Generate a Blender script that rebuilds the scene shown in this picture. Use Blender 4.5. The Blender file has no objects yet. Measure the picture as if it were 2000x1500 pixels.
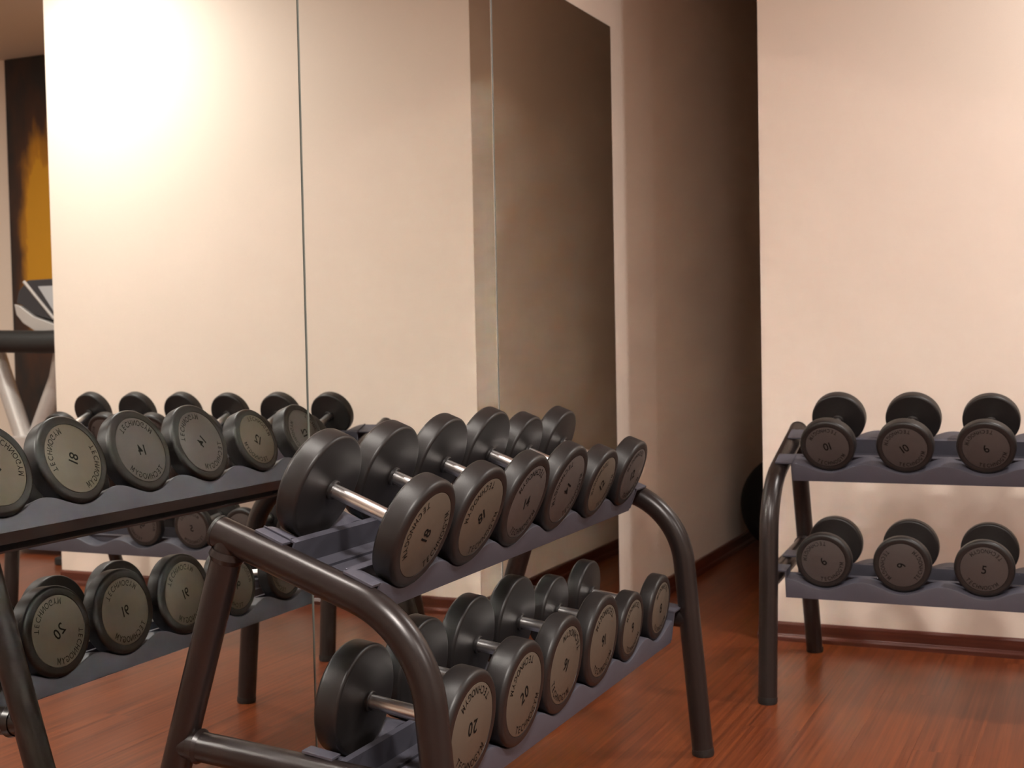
import bpy, bmesh, math, random
from math import sin, cos, pi, radians
from mathutils import Vector, Matrix

random.seed(7)
S = bpy.context.scene
COL = S.collection

# ------------------------------------------------------------------ camera
F_PX, PIT, ROL, YAW = 2584.39, 0.0391, -0.0200, -0.4231
CAM = Vector((1.4668, 0.0, 0.97))
fw = Vector((sin(YAW) * cos(PIT), cos(YAW) * cos(PIT), -sin(PIT)))
r0 = Vector((cos(YAW), -sin(YAW), 0))
u0 = r0.cross(fw)
rt = cos(ROL) * r0 + sin(ROL) * u0
up = cos(ROL) * u0 - sin(ROL) * r0
cd = bpy.data.cameras.new('camera')
cd.sensor_width = 36.0
cd.lens = F_PX * 36.0 / 2000.0
cd.clip_start = 0.05
cd.dof.use_dof = True
cd.dof.focus_distance = 2.15
cd.dof.aperture_fstop = 9.0
cam = bpy.data.objects.new('camera', cd)
COL.objects.link(cam)
cam.matrix_world = Matrix(((rt.x, up.x, -fw.x, CAM.x), (rt.y, up.y, -fw.y, CAM.y),
                           (rt.z, up.z, -fw.z, CAM.z), (0, 0, 0, 1)))
S.camera = cam

# ------------------------------------------------------------------ world, lights, exposure
S.view_settings.view_transform = 'Standard'
S.view_settings.look = 'None'
S.view_settings.gamma = 1.0
S.view_settings.use_curve_mapping = False
S.view_settings.exposure = 1.02
S.cycles.caustics_reflective = True
S.cycles.blur_glossy = 0.0
S.cycles.max_bounces = 10
S.cycles.diffuse_bounces = 6
S.cycles.glossy_bounces = 6
S.cycles.sample_clamp_indirect = 0.0
S.cycles.use_denoising = True

wd = bpy.data.worlds.new('world')
S.world = wd
wd.use_nodes = True
wd.node_tree.nodes['Background'].inputs[0].default_value = (0.02, 0.016, 0.014, 1)
wd.node_tree.nodes['Background'].inputs[1].default_value = 1.0

CEIL = 2.475
def downlight(x, y, watts, size=0.16, col=(1.0, 0.93, 0.865), spread=180, z=CEIL - 0.012):
    ld = bpy.data.lights.new('downlight', 'AREA')
    ld.shape = 'DISK'
    ld.size = size
    ld.energy = watts
    ld.color = col
    ld.spread = radians(spread)
    o = bpy.data.objects.new('downlight', ld)
    o.location = (x, y, z)
    COL.objects.link(o)
    return o
downlight(2.05, 3.47, 14.5, size=0.16, col=(1.0, 0.96, 0.92))
downlight(1.65, 0.45, 44, size=0.38)
downlight(0.30, 1.50, 8.0, size=0.20)
downlight(3.70, 3.30, 9, size=0.16)
downlight(3.60, 1.00, 21, size=0.22)
downlight(2.60, 4.75, 1.7, size=0.2, col=(1.0, 0.78, 0.62))  # unseen gym lamp, added behind the partition edge, out of mirror view

# ------------------------------------------------------------------ materials
def mat(name, base, rough=0.5, metal=0.0, spec=0.5, bump=None, vary=None, coat=0.0):
    m = bpy.data.materials.new(name)
    m.use_nodes = True
    nt = m.node_tree
    b = nt.nodes['Principled BSDF']
    b.inputs['Base Color'].default_value = (*base, 1)
    b.inputs['Roughness'].default_value = rough
    b.inputs['Metallic'].default_value = metal
    b.inputs['Specular IOR Level'].default_value = spec
    b.inputs['Coat Weight'].default_value = coat
    tc = nt.nodes.new('ShaderNodeTexCoord')
    if vary:                                # (scale, amount): soft tone variation
        n = nt.nodes.new('ShaderNodeTexNoise')
        n.inputs['Scale'].default_value = vary[0]
        n.inputs['Detail'].default_value = 5
        nt.links.new(tc.outputs['Object'], n.inputs['Vector'])
        mx = nt.nodes.new('ShaderNodeMix')
        mx.data_type = 'RGBA'
        nt.links.new(n.outputs['Fac'], mx.inputs['Factor'])
        k = vary[1]
        mx.inputs['A'].default_value = (*[c * (1 - k) for c in base], 1)
        mx.inputs['B'].default_value = (*[min(1, c * (1 + k)) for c in base], 1)
        nt.links.new(mx.outputs['Result'], b.inputs['Base Color'])
    if bump:                                # (scale, strength, distance)
        n2 = nt.nodes.new('ShaderNodeTexNoise')
        n2.inputs['Scale'].default_value = bump[0]
        n2.inputs['Detail'].default_value = 3
        nt.links.new(tc.outputs['Object'], n2.inputs['Vector'])
        bp = nt.nodes.new('ShaderNodeBump')
        bp.inputs['Strength'].default_value = bump[1]
        bp.inputs['Distance'].default_value = bump[2]
        nt.links.new(n2.outputs['Fac'], bp.inputs['Height'])
        nt.links.new(bp.outputs['Normal'], b.inputs['Normal'])
    return m

def wood(name, dark, light, rough, scale, random_tone, coat=0.0, across=(38, 1.1)):
    m = bpy.data.materials.new(name)
    m.use_nodes = True
    nt = m.node_tree
    b = nt.nodes['Principled BSDF']
    geo = nt.nodes.new('ShaderNodeNewGeometry')
    oi = nt.nodes.new('ShaderNodeObjectInfo')
    off = nt.nodes.new('ShaderNodeVectorMath'); off.operation = 'SCALE'
    cmb = nt.nodes.new('ShaderNodeCombineXYZ')
    nt.links.new(oi.outputs['Random'], cmb.inputs['X'])
    nt.links.new(oi.outputs['Random'], cmb.inputs['Y'])
    nt.links.new(cmb.outputs[0], off.inputs[0]); off.inputs['Scale'].default_value = 37.0
    add = nt.nodes.new('ShaderNodeVectorMath'); add.operation = 'ADD'
    nt.links.new(geo.outputs['Position'], add.inputs[0]); nt.links.new(off.outputs[0], add.inputs[1])
    mp = nt.nodes.new('ShaderNodeMapping')
    mp.inputs['Scale'].default_value = scale
    nt.links.new(add.outputs[0], mp.inputs['Vector'])
    n = nt.nodes.new('ShaderNodeTexNoise')
    n.inputs['Scale'].default_value = 1.0
    n.inputs['Detail'].default_value = 6
    n.inputs['Roughness'].default_value = 0.62
    n.inputs['Distortion'].default_value = 0.25
    nt.links.new(mp.outputs[0], n.inputs['Vector'])
    cr = nt.nodes.new('ShaderNodeValToRGB')
    cr.color_ramp.elements[0].position = 0.30
    cr.color_ramp.elements[0].color = (*dark, 1)
    cr.color_ramp.elements[1].position = 0.72
    cr.color_ramp.elements[1].color = (*light, 1)
    nt.links.new(n.outputs['Fac'], cr.inputs['Fac'])
    hsv = nt.nodes.new('ShaderNodeHueSaturation')
    mr = nt.nodes.new('ShaderNodeMapRange')
    mr.inputs['To Min'].default_value = 1 - random_tone
    mr.inputs['To Max'].default_value = 1 + random_tone
    nt.links.new(oi.outputs['Random'], mr.inputs['Value'])
    nt.links.new(mr.outputs[0], hsv.inputs['Value'])
    nt.links.new(cr.outputs['Color'], hsv.inputs['Color'])
    nt.links.new(hsv.outputs['Color'], b.inputs['Base Color'])
    b.inputs['Roughness'].default_value = rough
    b.inputs['Coat Weight'].default_value = coat
    b.inputs['Coat Roughness'].default_value = 0.12
    return m

M_WALL = mat('wall_paint', (0.81, 0.705, 0.61), 0.75, spec=0.25, bump=(220, 0.10, 0.002), vary=(2.0, 0.02))
M_CEIL = mat('ceiling_paint', (0.62, 0.55, 0.48), 0.9, spec=0.2)
M_FLOOR = wood('red_laminate', (0.080, 0.0165, 0.0055), (0.255, 0.062, 0.017), 0.29, (85, 1.4, 85), 0.06)
M_BASE = wood('red_baseboard', (0.060, 0.013, 0.008), (0.13, 0.032, 0.017), 0.32, (2.2, 2.2, 90), 0.0, coat=0.1)
M_SUB = mat('underlay', (0.05, 0.025, 0.015), 0.9)
M_RUBBER = mat('black_rubber', (0.0135, 0.0118, 0.0118), 0.42, spec=0.45, bump=(650, 0.18, 0.0006), vary=(40, 0.15))
M_TUBE = mat('bronze_black_powder_coat', (0.0195, 0.0140, 0.0135), 0.31, metal=0.25, spec=0.55, bump=(900, 0.12, 0.0004))
M_TRAY = mat('grey_powder_coat', (0.068, 0.067, 0.086), 0.48, spec=0.4, bump=(800, 0.15, 0.0004), vary=(30, 0.06))
M_CHROME = mat('chrome', (0.93, 0.91, 0.90), 0.30, metal=1.0)
M_PLATE_TAN = mat('tan_label', (0.105, 0.088, 0.068), 0.42, spec=0.4, vary=(60, 0.06))
M_PLATE_GREY = mat('grey_label', (0.080, 0.070, 0.066), 0.42, spec=0.4, vary=(60, 0.06))
M_PLATE_DARK = mat('dark_grey_label', (0.062, 0.053, 0.051), 0.42, spec=0.4, vary=(60, 0.06))
M_INK = mat('black_ink', (0.007, 0.0065, 0.006), 0.7, spec=0.08)
M_FOOT = mat('black_plastic', (0.012, 0.012, 0.012), 0.5)
M_MIRROR = mat('mirror_silver', (0.885, 0.915, 0.885), 0.0, metal=1.0)
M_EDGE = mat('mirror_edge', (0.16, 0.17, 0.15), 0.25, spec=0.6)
M_EDGE_GLINT = mat('mirror_edge_glint', (0.75, 0.72, 0.66), 0.3, spec=0.6)
M_BACKING = mat('black_backing', (0.006, 0.005, 0.005), 0.9, spec=0.0)
M_SILVER = mat('silver_paint', (0.52, 0.49, 0.47), 0.35, metal=0.3)
M_DARKPL = mat('charcoal_plastic', (0.030, 0.030, 0.036), 0.4)
M_GRIP = mat('black_grip', (0.014, 0.014, 0.014), 0.55)
M_SPHERE = mat('matte_black', (0.006, 0.006, 0.006), 0.6, spec=0.2)
M_SCREEN = mat('screen_glass', (0.45, 0.46, 0.48), 0.15)

def mural_mat():
    m = bpy.data.materials.new('mural_paint')
    m.use_nodes = True
    nt = m.node_tree
    b = nt.nodes['Principled BSDF']
    tc = nt.nodes.new('ShaderNodeTexCoord')
    sx = nt.nodes.new('ShaderNodeSeparateXYZ')
    nt.links.new(tc.outputs['Object'], sx.inputs[0])
    n = nt.nodes.new('ShaderNodeTexNoise')
    n.inputs['Scale'].default_value = 6.0; n.inputs['Detail'].default_value = 8
    mp = nt.nodes.new('ShaderNodeMapping'); mp.inputs['Scale'].default_value = (2.2, 1, 0.8)
    nt.links.new(tc.outputs['Object'], mp.inputs[0]); nt.links.new(mp.outputs[0], n.inputs['Vector'])
    # a tall orange field: strongest mid height, away from the panel's outer border (object x runs 0 at that border to -1.5)
    def rng(sock, a, c):
        r = nt.nodes.new('ShaderNodeMapRange'); r.interpolation_type = 'SMOOTHSTEP'
        r.inputs['From Min'].default_value = a; r.inputs['From Max'].default_value = c
        nt.links.new(sock, r.inputs['Value']); return r.outputs[0]
    gx = rng(sx.outputs['X'], 0.02, -0.22)
    g1 = rng(sx.outputs['Z'], 0.70, 1.30)
    g2 = rng(sx.outputs['Z'], 2.38, 1.60)
    def mul(a, c):
        k = nt.nodes.new('ShaderNodeMath'); k.operation = 'MULTIPLY'
        nt.links.new(a, k.inputs[0])
        if isinstance(c, float): k.inputs[1].default_value = c
        else: nt.links.new(c, k.inputs[1])
        return k.outputs[0]
    fld = mul(mul(gx, g1), g2)
    ad = nt.nodes.new('ShaderNodeMath'); ad.operation = 'MULTIPLY_ADD'
    nt.links.new(n.outputs['Fac'], ad.inputs[0]); ad.inputs[1].default_value = 0.7
    nt.links.new(fld, ad.inputs[2])
    cr = nt.nodes.new('ShaderNodeValToRGB')
    el = cr.color_ramp.elements
    el[0].position = 0.30; el[0].color = (0.012, 0.011, 0.012, 1)
    el[1].position = 1.15; el[1].color = (0.62, 0.30, 0.01, 1)
    e = el.new(0.62); e.color = (0.06, 0.022, 0.010, 1)
    e = el.new(0.95); e.color = (0.48, 0.21, 0.008, 1)
    nt.links.new(ad.outputs[0], cr.inputs['Fac'])
    nt.links.new(cr.outputs['Color'], b.inputs['Base Color'])
    b.inputs['Roughness'].default_value = 0.55
    return m
M_MURAL = mural_mat()

# ------------------------------------------------------------------ mesh helpers
class MB:
    def __init__(self):
        self.v, self.f, self.mi = [], [], []
    def add(self, vs, fs, mi=0):
        o = len(self.v)
        self.v += [tuple(p) for p in vs]
        self.f += [tuple(i + o for i in f) for f in fs]
        self.mi += [mi] * len(fs)
    def box(self, x0, x1, y0, y1, z0, z1, mi=0):
        self.add([(x0, y0, z0), (x1, y0, z0), (x1, y1, z0), (x0, y1, z0),
                  (x0, y0, z1), (x1, y0, z1), (x1, y1, z1), (x0, y1, z1)],
                 [(3, 2, 1, 0), (4, 5, 6, 7), (0, 1, 5, 4), (1, 2, 6, 5), (2, 3, 7, 6), (3, 0, 4, 7)], mi)
    def tube(self, pts, r, seg=28, cap=True, mi=0):
        """round tube along a list of points; r a number or one radius per point"""
        pts = [Vector(p) for p in pts]
        n = len(pts)
        rs = r if isinstance(r, (list, tuple)) else [r] * n
        rings = []
        ref = None
        for i, p in enumerate(pts):
            d = (pts[min(i + 1, n - 1)] - pts[max(i - 1, 0)]).normalized()
            if ref is None:
                ref = d.orthogonal().normalized()
            ref = (ref - d * ref.dot(d)).normalized()
            b = d.cross(ref)
            rings.append([p + rs[i] * (cos(2 * pi * k / seg) * ref + sin(2 * pi * k / seg) * b) for k in range(seg)])
        vs = [q for ring in rings for q in ring]
        fs = [(i * seg + k, i * seg + (k + 1) % seg, (i + 1) * seg + (k + 1) % seg, (i + 1) * seg + k)
              for i in range(n - 1) for k in range(seg)]
        if cap:
            fs.append(tuple(range(seg - 1, -1, -1)))
            fs.append(tuple((n - 1) * seg + k for k in range(seg)))
        self.add(vs, fs, mi)
    def lathe(self, prof, seg=64, mi=0):
        """prof: (radius, y) list, turned about the Y axis; radius 0 closes the end"""
        vs, rows = [], []
        for r, y in prof:
            if r < 1e-7:
                rows.append([len(vs)]); vs.append((0, y, 0))
            else:
                rows.append(list(range(len(vs), len(vs) + seg)))
                vs += [(r * cos(2 * pi * k / seg), y, r * sin(2 * pi * k / seg)) for k in range(seg)]
        fs = []
        for a, b in zip(rows, rows[1:]):
            for k in range(seg):
                k2 = (k + 1) % seg
                if len(a) == 1 and len(b) == 1: continue
                if len(a) == 1: fs.append((a[0], b[k], b[k2]))
                elif len(b) == 1: fs.append((a[k2], a[k], b[0]))
                else: fs.append((a[k], b[k], b[k2], a[k2]))
        self.add(vs, fs, mi)
    def prism(self, poly, y0, y1, mi=0):
        """poly: (x, z) outline, pushed along y"""
        n = len(poly)
        vs = [(x, y0, z) for x, z in poly] + [(x, y1, z) for x, z in poly]
        fs = [tuple(range(n - 1, -1, -1)), tuple(range(n, 2 * n))]
        fs += [(i, (i + 1) % n, n + (i + 1) % n, n + i) for i in range(n)]
        self.add(vs, fs, mi)
    def mesh(self, name, mats, smooth=False, bevel=0.0):
        me = bpy.data.meshes.new(name)
        me.from_pydata(self.v, [], self.f)
        for m in (mats if isinstance(mats, (list, tuple)) else [mats]):
            me.materials.append(m)
        for p, i in zip(me.polygons, self.mi):
            p.material_index = i
        bm = bmesh.new(); bm.from_mesh(me)
        if bevel:
            bmesh.ops.bevel(bm, geom=bm.edges[:], offset=bevel, segments=2, affect='EDGES', profile=0.5)
        bmesh.ops.recalc_face_normals(bm, faces=bm.faces)
        bm.to_mesh(me); bm.free()
        if smooth:
            for p in me.polygons: p.use_smooth = True
            me.set_sharp_from_angle(angle=radians(35))
        me.update()
        return me

def put(name, me, parent=None, loc=(0, 0, 0), rot=(0, 0, 0)):
    o = bpy.data.objects.new(name, me)
    COL.objects.link(o)
    o.location = loc
    o.rotation_euler = rot
    if parent: o.parent = parent
    return o
def tag(o, label, cat, group=None):
    o['label'] = label; o['category'] = cat
    if group: o['group'] = group
    return o
def structure(name, mb, m, bevel=0.0, smooth=False):
    o = put(name, mb.mesh(name, m, smooth, bevel)); o['kind'] = 'structure'; return o
def piece(name, mb, m, parent, smooth=False, bevel=0.0, **kw):
    return put(name, mb.mesh(name, m, smooth, bevel), parent, **kw)

# ------------------------------------------------------------------ room shell
D, C, E_ = 4.054, 0.4904, 2.3487      # partition front, its passage edge, its gym edge
WX = -0.012                            # wall plane behind the mirror
YB, XR, YG, YC = -2.2, 5.2, 5.40, 6.6

b = MB(); b.box(WX - 0.12, WX, YB, YC, 0, CEIL); structure('wall_left', b, M_WALL)
b = MB(); b.box(C, E_, D, YC, 0, CEIL); structure('wall_right', b, M_WALL)
b = MB(); b.box(E_, XR, YG, YG + 0.12, 0, CEIL); structure('wall_far', b, M_WALL)
b = MB(); b.box(WX - 0.12, C + 0.02, YC, YC + 0.12, 0, CEIL); structure('wall_passage_end', b, M_WALL)
b = MB(); b.box(WX - 0.12, XR + 0.12, YB - 0.12, YB, 0, CEIL); structure('wall_back', b, M_WALL)
b = MB(); b.box(XR, XR + 0.12, YB, YG + 0.12, 0, CEIL); structure('wall_side', b, M_WALL)
b = MB(); b.box(WX - 0.12, XR + 0.12, YB - 0.12, YC + 0.12, CEIL, CEIL + 0.1); structure('ceiling', b, M_CEIL)

b = MB(); b.box(WX - 0.12, XR + 0.12, YB - 0.12, YC + 0.12, -0.10, -0.0102)
floor = structure('floor', b, M_SUB)
PW, PL = 0.134, 1.36
b = MB(); b.box(0.00012, PW - 0.00012, 0.00012, PL - 0.00012, -0.010, 0.0)
plank_me = b.mesh('plank', M_FLOOR)
row = 0
x = WX
while x < 4.9:
    y = -1.0 - (0.31 + 0.47 * row) % PL
    while y < YC:
        inside = (x > C and x + PW < E_ and y > D) or (x > E_ and y > YG) or (x > 3.2 and y < 1.0)
        if not inside:
            put('plank', plank_me, floor, (x, y, 0))
        y += PL
    x += PW
    row += 1

def baseboard(name, p, q, nrm):
    """two-step skirting from p to q on a wall whose face looks along nrm"""
    p, q, nrm = Vector((*p, 0)), Vector((*q, 0)), Vector((*nrm, 0))
    prof = [(0, 0), (0.019, 0), (0.0185, 0.012), (0.016, 0.0175), (0.011, 0.019), (0.010, 0.021),
            (0.010, 0.050), (0.008, 0.0555), (0.004, 0.0575), (0, 0.0575)]
    n = len(prof)
    vs = [p + nrm * a + Vector((0, 0, z)) for a, z in prof] + [q + nrm * a + Vector((0, 0, z)) for a, z in prof]
    fs = [tuple(range(n)), tuple(range(2 * n - 1, n - 1, -1))] + \
         [(i, (i + 1) % n, n + (i + 1) % n, n + i) for i in range(n)]
    b = MB(); b.add(vs, fs)
    return structure(name, b, M_BASE)
baseboard('baseboard_right', (C - 0.019, D), (E_, D), (0, -1))
baseboard('baseboard_passage_right', (C, D - 0.019), (C, YC), (-1, 0))
baseboard('baseboard_left', (WX, 4.094), (WX, YC), (1, 0))
baseboard('baseboard_passage_end', (WX, YC), (C, YC), (0, -1))
baseboard('baseboard_far', (E_, YG), (XR, YG), (0, -1))
baseboard('baseboard_gym', (E_, D), (E_, YG), (1, 0))

# mirror wall: tall frameless panels on a black board added to darken the gaps
MT = 1.9542
SE = [-0.495, 0.422, 1.3386, 2.2554, 3.1722, 4.0909]
b = MB(); b.box(WX, -0.0065, SE[0], SE[-1], 0.0, MT - 0.001); structure('trim_1', b, M_BACKING)
names = ['', 'tall wall mirror panel left of the one holding the reflected gym opening',
         'tall wall mirror panel at the left, reflecting the gym opening and orange mural',
         'middle tall wall mirror panel between the two thin dark joints',
         'narrow looking right-hand wall mirror panel reflecting the dark passage, next to bare wall strip']
for i in range(1, 5):
    y0, y1 = SE[i] + 0.0022, SE[i + 1] - (0.0022 if i < 4 else 0)
    e = 0.0018
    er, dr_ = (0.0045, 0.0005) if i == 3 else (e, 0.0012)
    b = MB()
    b.add([(0, y0 + e, 0.004 + e), (0, y1 - er, 0.004 + e), (0, y1 - er, MT - e), (0, y0 + e, MT - e)], [(0, 1, 2, 3)], 0)
    b.add([(0, y0 + e, 0.004 + e), (0, y1 - er, 0.004 + e), (0, y1 - er, MT - e), (0, y0 + e, MT - e),
           (-0.0012, y0, 0.004), (-dr_, y1, 0.004), (-dr_, y1, MT), (-0.0012, y0, MT),
           (-0.0064, y0, 0.004), (-0.0064, y1, 0.004), (-0.0064, y1, MT), (-0.0064, y0, MT)],
          [(0, 1, 5, 4), (1, 2, 6, 5), (2, 3, 7, 6), (3, 0, 4, 7), (4, 5, 9, 8), (5, 6, 10, 9), (6, 7, 11, 10), (7, 4, 8, 11),
           (8, 9, 10, 11)], 1)
    b.mi[2] = 2 if i == 3 else 1             # right-hand bevel, its glint put in as a pale edge colour
    o = put('wall_mirror', b.mesh('wall_mirror', [M_MIRROR, M_EDGE, M_EDGE_GLINT]))
    tag(o, names[i], 'mirror', 'mirror panels along the left wall')

# ------------------------------------------------------------------ dumbbell rack (local: X along, Y front to back, Z up)
LEN, MAR, P_ = 1.2479, 0.136, 0.1949
TR = 0.0243
KL = 0.0879
TB, ZB, SL = 0.1829, 0.602, 0.3562
RF, KR = 0.5854, 0.3199
ZC, KC = 0.3172, 0.0739
TEND = 0.3938
AU, TCU, ZU = 0.373, 0.2033, 0.7060
AL, TCL, ZL = 0.1366, 0.1420, 0.3950
bar = lambda t: ZB + SL * (t - TB)
cross = lambda t: ZC + KC * (t - 0.1)

def rack_frame(root):
    # front leg + bend + top bar as one bent tube
    zc = (ZB - SL * TB) / (1 - SL * KL); tcn = KL * zc
    T1 = 0.115
    d1 = Vector((0, KL, 1)).normalized(); d2 = Vector((0, 1, SL)).normalized()
    corner = Vector((0, tcn, zc))
    a, c = corner - d1 * T1, corner + d2 * T1
    arc = []
    for i in range(15):
        s = i / 14
        # circular-ish bend (rational quadratic with the weight of a true arc)
        w = cos(d1.angle(d2) / 2)
        den = (1 - s) ** 2 + 2 * w * s * (1 - s) + s * s
        arc.append((a * (1 - s) ** 2 + corner * (2 * w * s * (1 - s)) + c * s * s) / den)
    end = Vector((0, TEND, bar(TEND)))
    path = [Vector((0, KL * 0.010, 0.010)), Vector((0, KL * 0.2, 0.2))] + arc + [end]
    b = MB(); b.tube(path, TR, 32); side = b.mesh('side_tube', M_TUBE, True)
    b = MB(); b.tube([end - d2 * 0.001, end + d2 * 0.004, end + d2 * 0.007], [TR * 1.03, TR * 1.03, TR * 0.86], 32)
    cap = b.mesh('end_cap', M_FOOT, True)
    zt = (ZB + SL * (RF - TB)) / (1 + SL * KR)
    top = Vector((0, RF - KR * zt, zt))
    dr = Vector((0, -KR, 1)).normalized()
    b = MB(); b.tube([Vector((0, RF - KR * 0.010, 0.010)), top], TR * 0.98, 32); leg = b.mesh('rear_leg', M_TUBE, True)
    b = MB(); b.tube([top - dr * 0.038, top - dr * 0.030, top - dr * 0.020], [TR * 0.99, TR * 1.16, TR * 1.05], 32, cap=False)
    weld = b.mesh('weld_collar', M_TUBE, True)
    tr = (RF - KR * (ZC - KC * 0.1)) / (1 + KR * KC)
    tf = KL * cross(0.03)
    dc = Vector((0, 1, KC)).normalized()
    p0, p1 = Vector((0, tf, cross(tf))), Vector((0, tr, cross(tr)))
    b = MB(); b.tube([p0, p1], TR * 0.95, 32); cb = b.mesh('crossbar', M_TUBE, True)
    b = MB(); b.tube([p1 - dc * 0.040, p1 - dc * 0.034, p1 - dc * 0.022], [TR * 0.96, TR * 1.12, TR * 1.02], 32, cap=False)
    weld2 = b.mesh('weld_collar', M_TUBE, True)
    b = MB(); b.tube([(0, 0, 0), (0, 0, 0.004), (0, KL * 0.016, 0.016)], [TR * 0.95, TR * 1.03, TR * 1.03], 32)
    foot = b.mesh('rubber_foot', M_FOOT, True)
    for x in (0, LEN):
        s = put('side_tube', side, root, (x, 0, 0))
        put('end_cap', cap, s); put('rubber_foot', foot, s)
        g = put('rear_leg', leg, root, (x, 0, 0))
        put('weld_collar', weld, g); put('rubber_foot', foot, g, (0, RF, 0))
        k = put('crossbar', cb, root, (x, 0, 0))
        put('weld_collar', weld2, k)

AMP = 0.0128
WV = -0.0880                            # valley level under the dumbbell axis
WP = WV + 2 * AMP
NX = 12                                 # steps per half wave
def wave(x):
    return WV + AMP * (1 - cos(2 * pi * (x - MAR) / P_))
def tray(root, off, A, T0, Z0, name):
    x0, x1 = MAR - P_ / 2, MAR + P_ * 5.5
    xs = [x0 + (x1 - x0) * i / (12 * NX) for i in range(12 * NX + 1)]
    rt_ = put(name, None, root, (off, T0, Z0), (A, 0, 0))
    th = 0.0030
    def saddle(sgn):
        """scalloped rail: outer plate with a waved top edge and a waved band the heads rest on"""
        uo, ui = sgn * 0.104, sgn * 0.058
        wb = WV - 0.0265
        b = MB()
        sec = lambda x: [(uo, wb), (uo, wave(x) - 0.0035), (uo - sgn * 0.0012, wave(x) - 0.0010), (uo - sgn * 0.0040, wave(x)),
                         (ui, wave(x)), (ui, wave(x) - th), (uo - sgn * th, wave(x) - th), (uo - sgn * th, wb)]
        n = 8
        vs = [(x, u, w) for x in xs for u, w in sec(x)]
        fs = [(i * n + k, i * n + (k + 1) % n, (i + 1) * n + (k + 1) % n, (i + 1) * n + k)
              for i in range(len(xs) - 1) for k in range(n)]
        fs += [tuple(range(n)), tuple((len(xs) - 1) * n + k for k in range(n))]
        b.add(vs, fs)
        return b
    piece('front_rail', saddle(-1), M_TRAY, rt_, True)
    piece('rear_rail', saddle(+1), M_TRAY, rt_, True)
    # inner channel: straight walls with a lip on each side of a sunken floor
    wf = WV - 0.020
    b = MB()
    wl = WP - 0.004
    for s in (-1, 1):
        lo, hi = sorted((s * 0.046, s * 0.049))
        b.box(x0, x1, lo, hi, wf, wl)
        lo, hi = sorted((s * 0.046, s * 0.0575))
        b.box(x0, x1, lo, hi, wl, wl + 0.0025)
        lo, hi = sorted((s * 0.018, s * 0.024))
        b.box(x0, x1, lo, hi, wf + 0.003, wf + 0.008)
    b.box(x0, x1, -0.049, 0.049, wf, wf + 0.003)
    piece('channel', b, M_TRAY, rt_)
    # bottom return lips of the outer plates
    b = MB()
    for s in (-1, 1):
        lo, hi = sorted((s * 0.103, s * 0.080))
        b.box(x0, x1, lo, hi, WV - 0.0265, WV - 0.0240)
    piece('bottom_lip', b, M_TRAY, rt_)
    # mounting tabs that lie on the side bars
    for xe, sg in ((x0, -1), (x1, 1)):
        fx = (0 if sg < 0 else LEN) - off
        xo = fx + sg * 0.004
        for s in (-1, 1):
            uc = s * 0.080
            # level of the top of the bar under this tab, in tray coordinates
            t = T0 + uc * cos(A) - WP * sin(A) * 1.0
            zb = (bar(t) if A > 0.2 else cross(t))
            sl = math.atan(SL if A > 0.2 else KC)
            wt = (zb - Z0) * cos(A) - (t - T0) * sin(A) + TR * 0.97
            b = MB()
            lo, hi = sorted((xe - sg * 0.004, xo))
            b.box(lo, hi, uc - 0.026, uc + 0.026, wt, wt + 0.0045)
            if wt > WP - 0.003:
                lo, hi = sorted((xe - sg * 0.003, xe))
                b.box(lo, hi, uc - 0.026, uc + 0.026, WV - 0.02, wt + 0.004)
            else:
                lo, hi = sorted((xe - sg * 0.003, xe))
                b.box(lo, hi, uc - 0.026, uc + 0.026, wt, WP)
            piece('mounting_tab', b, M_TRAY, rt_, bevel=0.0007)
    return rt_

def make_rack(name, label, loc, rz, off):
    root = put(name, None, None, loc, (0, 0, rz))
    tag(root, label, 'rack', 'two-tier dumbbell racks')
    rack_frame(root)
    tray(root, off, AU, TCU, ZU, 'upper_tray')
    tray(root, off, AL, TCL, ZL, 'lower_tray')
    return root

R1_LOC, R1_ROT, R1_OFF = (0.6327, 1.6375, 0), pi / 2 + 0.0048, -0.0215
R2_LOC, R2_ROT, R2_OFF = (0.6650, 3.3476, 0), -0.0076, 0.0
make_rack('dumbbell_rack', 'large dark two-tier rack in front of the mirror, its near end in the foreground', R1_LOC, R1_ROT, R1_OFF)
make_rack('dumbbell_rack', 'dark two-tier rack at the right against the pale far wall', R2_LOC, R2_ROT, R2_OFF)

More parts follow.
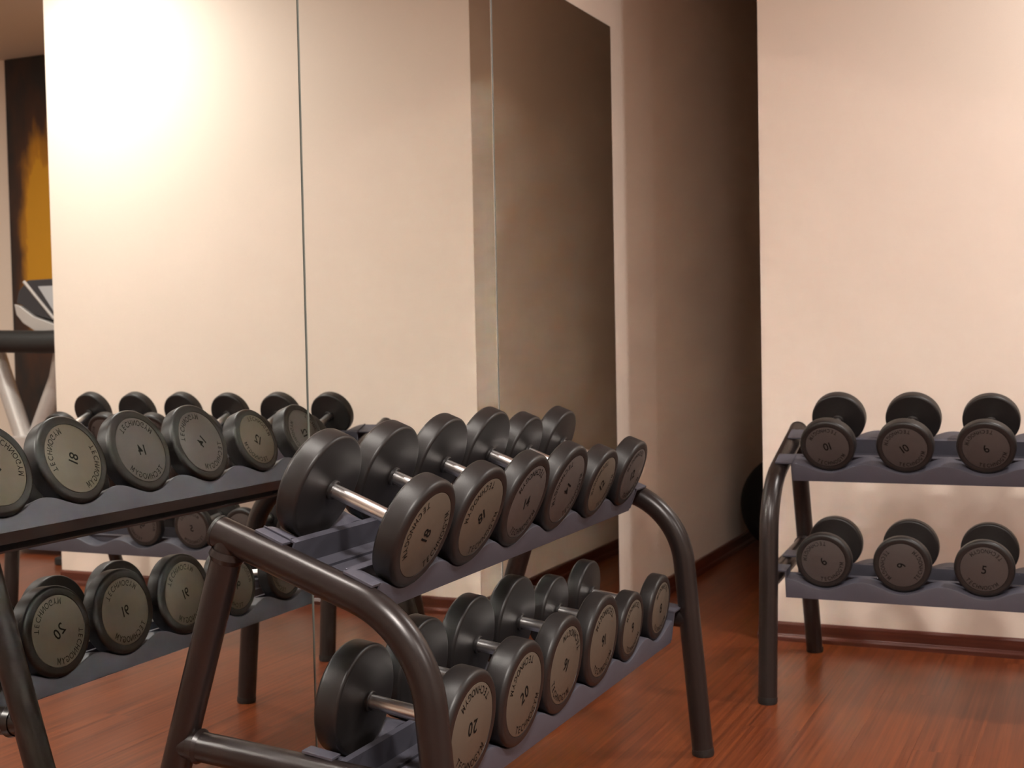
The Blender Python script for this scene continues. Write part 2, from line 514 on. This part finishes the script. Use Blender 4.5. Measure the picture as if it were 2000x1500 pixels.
# ------------------------------------------------------------------ dumbbells
_gl = {}
def glyph(ch, off=0.002):
    """outline letter as (verts, faces, width), cap height 1, origin bottom left"""
    if (ch, off) in _gl: return _gl[(ch, off)]
    if ch == 'M':                            # drawn stroke by stroke
        k = 0.13
        q = [[(0, 0), (k, 0), (k, 1), (0, 1)], [(0.82 - k, 0), (0.82, 0), (0.82, 1), (0.82 - k, 1)],
             [(0, 1), (0.41 - k / 2, 0.22), (0.41 + k / 2, 0.22), (k * 1.15, 1)],
             [(0.82 - k * 1.15, 1), (0.41 - k / 2, 0.22), (0.41 + k / 2, 0.22), (0.82, 1)]]
        _gl[(ch, off)] = ([p for r in q for p in r], [tuple(range(i * 4, i * 4 + 4)) for i in range(4)], 0.82)
        return _gl[(ch, off)]
    cu = bpy.data.curves.new('t', 'FONT')
    cu.body = ch
    cu.size = 1.0
    cu.offset = off
    cu.resolution_u = 3
    o = bpy.data.objects.new('t', cu)
    COL.objects.link(o)
    dg = bpy.context.evaluated_depsgraph_get()
    me = bpy.data.meshes.new_from_object(o.evaluated_get(dg))
    vs = [v.co.copy() for v in me.vertices]
    fs = [tuple(p.vertices) for p in me.polygons]
    bpy.data.objects.remove(o); bpy.data.curves.remove(cu); bpy.data.meshes.remove(me)
    x0 = min(v.x for v in vs); x1 = max(v.x for v in vs)
    y0, y1 = 0.0, 0.729
    vs = [((v.x - x0) / (y1 - y0), (v.y - y0) / (y1 - y0)) for v in vs]
    _gl[(ch, off)] = (vs, fs, (x1 - x0) / (y1 - y0))
    return _gl[(ch, off)]

def lettering_meshes(num, R):
    """the maker's name once along the rim (letter tops inward) and the weight in the middle"""
    yy = -0.00045
    b = MB()
    h = 0.185 * R
    word = 'TECHNOGYM'
    n = len(word)
    for i, ch in enumerate(word):
        vs, fs, w = glyph(ch)
        hw = h * 0.80
        a = radians(-90 + (i - (n - 1) / 2) * 11.4)
        er = Vector((cos(a), sin(a))); et = Vector((-sin(a), cos(a)))
        o = er * (0.925 * R)
        pts = []
        for gx, gy in vs:
            p = o + et * ((gx - w / 2) * hw) - er * (gy * h)
            pts.append((p.x, yy, p.y))
        b.add(pts, fs)
    arc = b.mesh('brand_lettering', M_INK)
    b = MB()
    hn = (0.33 if R > 0.06 else 0.39) * R
    gap = 0.05 * R
    tot = sum(glyph(c, 0.012)[2] * hn * 0.92 for c in num) + gap * (len(num) - 1)
    x = -tot / 2
    for c in num:
        vs, fs, w = glyph(c, 0.012)
        b.add([(x + gx * hn * 0.92, yy, gy * hn - hn / 2) for gx, gy in vs], fs)
        x += w * hn * 0.92 + gap
    return arc, b.mesh('weight_number', M_INK)

RB, RS = 0.0880, 0.0712
LBL = 0.785
KIND = {  # weight: (radius, half length, half handle)
    '20': (RB, 0.1130, 0.0600), '18': (RB, 0.1095, 0.0600), '16': (RB, 0.1080, 0.0605), '14': (RB, 0.1070, 0.0610),
    '12': (0.0755, 0.1110, 0.0600), '10': (RS, 0.0990, 0.0555), '9': (RS, 0.1020, 0.0570), '8': (RS, 0.1000, 0.0560),
    '6': (RS, 0.0930, 0.0545), '5': (RS, 0.0900, 0.0545)}
_cache = {}
def parts(num):
    if num in _cache: return _cache[num]
    R, h, g = KIND[num]
    th = h - g                                   # head plus collar
    rl = LBL * R
    e = 0.0085 if R > 0.08 else 0.0075
    col = 0.006
    T = th - col
    prof = [(0, 0.0016), (rl + 0.0004, 0.0016), (rl + 0.0008, 0.0002), (rl + 0.0018, 0.0)]
    prof += [(R - e + e * sin(pi / 2 * i / 6), e - e * cos(pi / 2 * i / 6)) for i in range(7)]
    e2 = 0.006
    prof += [(R - e2 + e2 * cos(pi / 2 * i / 5), T - 0.004 - e2 + e2 * sin(pi / 2 * i / 5)) for i in range(6)]
    prof += [(R * 0.82, T - 0.0042), (R * 0.55, T - 0.001), (0.022, T), (0.0165, T + 0.001),
             (0.0162, T + col - 0.0015), (0.0148, T + col), (0.011, T + col), (0, T + col)]
    b = MB(); b.lathe(prof, 72); head = b.mesh('head', M_RUBBER, True)
    pp = [(0, 0.0), (rl - 0.0012, 0.0), (rl - 0.0003, 0.0004), (rl, 0.0018), (0, 0.0018)]
    b = MB(); b.lathe(pp, 64); tan = b.mesh('label_plate', M_PLATE_TAN, True)
    b = MB(); b.lathe(pp, 64); grey = b.mesh('label_plate', M_PLATE_GREY, True)
    b = MB(); b.lathe(pp, 64); drk = b.mesh('label_plate', M_PLATE_DARK, True)
    r = 0.0112 if R > 0.08 else 0.0104
    hp = [(0, -g - 0.001), (r * 0.96, -g - 0.001), (r, -g * 0.9), (r * 1.05, 0), (r, g * 0.9), (r * 0.96, g + 0.001), (0, g + 0.001)]
    b = MB(); b.lathe(hp, 32); han = b.mesh('handle', M_CHROME, True)
    let = lettering_meshes(num, rl)
    _cache[num] = (head, {'tan': tan, 'grey': grey, 'dark': drk}, han, let, h)
    return _cache[num]

def dumbbell(num, loc, rot, phi, phi2, tone, label, group):
    head, plate, han, let, h = parts(num)
    root = put('dumbbell', None, None, loc, rot)
    tag(root, label, 'dumbbell', group)
    put('handle', han, root)
    for s, ph in ((-1, phi), (1, phi2)):
        hd = put('head', head, root, (0, s * h, 0), (0, 0, 0 if s < 0 else pi))
        put('label_plate', plate[tone], hd)
        put('brand_lettering', let[0], hd, rot=(0, -radians(ph), 0))
        put('brand_lettering', let[0], hd, rot=(0, -radians(ph + 180), 0))
        put('weight_number', let[1], hd, rot=(0, -radians(ph), 0))
    return root

ORD = ['first', 'second', 'third', 'fourth', 'fifth', 'sixth']
def place(rack, tier, i, num, phi, phi2, tone, label, group):
    loc, rz, off = (R1_LOC, R1_ROT, R1_OFF) if rack == 1 else (R2_LOC, R2_ROT, R2_OFF)
    A, T0, Z0 = (AU, TCU, ZU) if tier == 'u' else (AL, TCL, ZL)
    drop = RB - KIND[num][0]
    w = -drop + 0.0016                           # small heads sit lower in the same saddle
    l = Vector((MAR + P_ * i + off, T0 - w * sin(A), Z0 + w * cos(A)))
    m = Matrix.Rotation(rz, 3, 'Z')
    p = m @ l + Vector(loc)
    dumbbell(num, p, (A, 0, rz), phi, phi2, tone, label, group)

G = {(1, 'u'): 'dumbbells on the upper tray of the mirror-side rack', (1, 'l'): 'dumbbells on the lower tray of the mirror-side rack',
     (2, 'u'): 'dumbbells on the upper tray of the far rack', (2, 'l'): 'dumbbells on the lower tray of the far rack'}
ROWS = {
    (1, 'u'): [('18', 72, 60, 'tan'), ('18', -138, 118, 'tan'), ('14', 15, 4, 'grey'), ('14', -112, -35, 'grey'),
               ('12', 60, 35, 'tan'), ('12', 25, 80, 'grey')],
    (1, 'l'): [('20', 180, 20, 'tan'), ('20', 28, -35, 'tan'), ('16', 157, 172, 'tan'), ('16', -172, 165, 'tan'),
               ('9', 15, 40, 'tan'), ('8', 4, 60, 'tan')],
    (2, 'u'): [('10', -166, 10, 'dark'), ('10', 30, 50, 'dark'), ('6', 28, 10, 'dark'), ('8', 10, 20, 'dark'),
               ('8', 80, 20, 'dark'), ('8', -30, 20, 'dark')],
    (2, 'l'): [('6', 40, 10, 'dark'), ('6', -88, 20, 'dark'), ('5', -8, 10, 'dark'), ('5', 60, 10, 'dark')],
}
for (rk, tier), row in ROWS.items():
    tname = 'upper' if tier == 'u' else 'lower'
    for i, (num, ph, ph2, tone) in enumerate(row):
        if rk == 1:
            lab = f'black round {num} kilo dumbbell, {ORD[i]} from the near end, {tname} tray of mirror rack'
        else:
            lab = f'black round {num} kilo dumbbell, {ORD[i]} from the left, {tname} tray of far wall rack'
            if i > 2:
                lab = f'black round dumbbell, {ORD[i]} from the left end, {tname} tray of far wall rack'
        place(rk, tier, i, num, ph, ph2, tone, lab, G[(rk, tier)])

# ------------------------------------------------------------------ passage and the gym beyond the partition (seen in the mirror)
b = MB()
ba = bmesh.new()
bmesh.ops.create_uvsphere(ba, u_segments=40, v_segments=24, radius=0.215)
sphere = bpy.data.meshes.new('dark_sphere')
ba.to_mesh(sphere); ba.free()
sphere.materials.append(M_SPHERE)
for p in sphere.polygons: p.use_smooth = True
o = put('dark_sphere', sphere, None, (0.235, 5.62, 0.215))  # plain black sphere standing in for an unidentified dark rounded form
tag(o, 'plain black ball in the dark passage between the walls', 'sphere')

MX = 3.887
b = MB(); b.box(-1.50, 0, -0.012, 0, 0.07, CEIL - 0.004)
mu = put('wall_mural', b.mesh('wall_mural', M_MURAL), None, (MX, YG, 0))
tag(mu, 'tall dark wall mural with an orange-yellow glow, seen in the mirror', 'mural')

mach = put('exercise_machine', None, None, (3.05, 4.62, 0))
tag(mach, 'silver and black exercise machine with tilted console, reflected at left in the mirror', 'exercise machine')
b = MB()
b.prism([(-0.42, 0.03), (0.42, 0.03), (0.42, 0.075), (0.12, 0.12), (0.07, 0.54), (-0.07, 0.54), (-0.12, 0.12), (-0.42, 0.075)], -0.06, 0.06)
piece('base', b, M_SILVER, mach, bevel=0.006)
for xx in (-0.38, 0.38):
    b = MB(); b.box(xx - 0.03, xx + 0.03, -0.24, 0.24, 0.0, 0.035)
    piece('floor_bar', b, M_FOOT, mach, bevel=0.006)
for pts in ([(0.02, 0, 0.50), (0.155, 0, 0.84), (0.21, 0, 1.0)], [(-0.01, 0.02, 0.50), (-0.165, 0.02, 0.80), (-0.24, 0.02, 1.06)]):
    b = MB(); b.tube(pts, 0.042, 24)
    piece('upright', b, M_SILVER, mach, True)
b = MB(); b.tube([(-0.48, -0.10, 0.972), (-0.2, -0.10, 0.968), (0.2, -0.10, 0.978), (0.42, -0.10, 0.985)], 0.051, 24)
piece('handrail', b, M_GRIP, mach, True)
b = MB(); b.tube([(0.20, -0.10, 0.978), (0.20, 0.0, 0.97)], 0.03, 20); b.tube([(-0.21, -0.10, 0.97), (-0.21, 0.02, 0.98)], 0.03, 20)
piece('rail_bracket', b, M_GRIP, mach, True)
con = put('console', None, mach)
b = MB()
b.prism([(0.066, 1.145), (0.055, 1.095), (0.015, 1.055), (-0.06, 1.015), (-0.17, 0.985), (-0.34, 1.0), (-0.37, 1.06), (-0.18, 1.045), (-0.05, 1.085), (0.03, 1.135)], 0.0, 0.38)
piece('shell', b, M_SILVER, con, bevel=0.004)
b = MB()
b.prism([(0.062, 1.150), (0.045, 1.205), (-0.01, 1.252), (-0.22, 1.255), (-0.26, 1.12), (-0.20, 1.052), (-0.05, 1.092), (0.028, 1.140)], 0.01, 0.37)
piece('pod', b, M_DARKPL, con, bevel=0.004)
b = MB(); b.tube([(0.008, 0.008, 1.246), (-0.165, 0.008, 1.072)], 0.008, 12)
piece('trim_strip', b, M_SILVER, con, True)
b = MB(); b.prism([(-0.075, 1.222), (-0.215, 1.222), (-0.215, 1.08), (-0.180, 1.085)], 0.006, 0.012)
piece('screen', b, M_SCREEN, con)
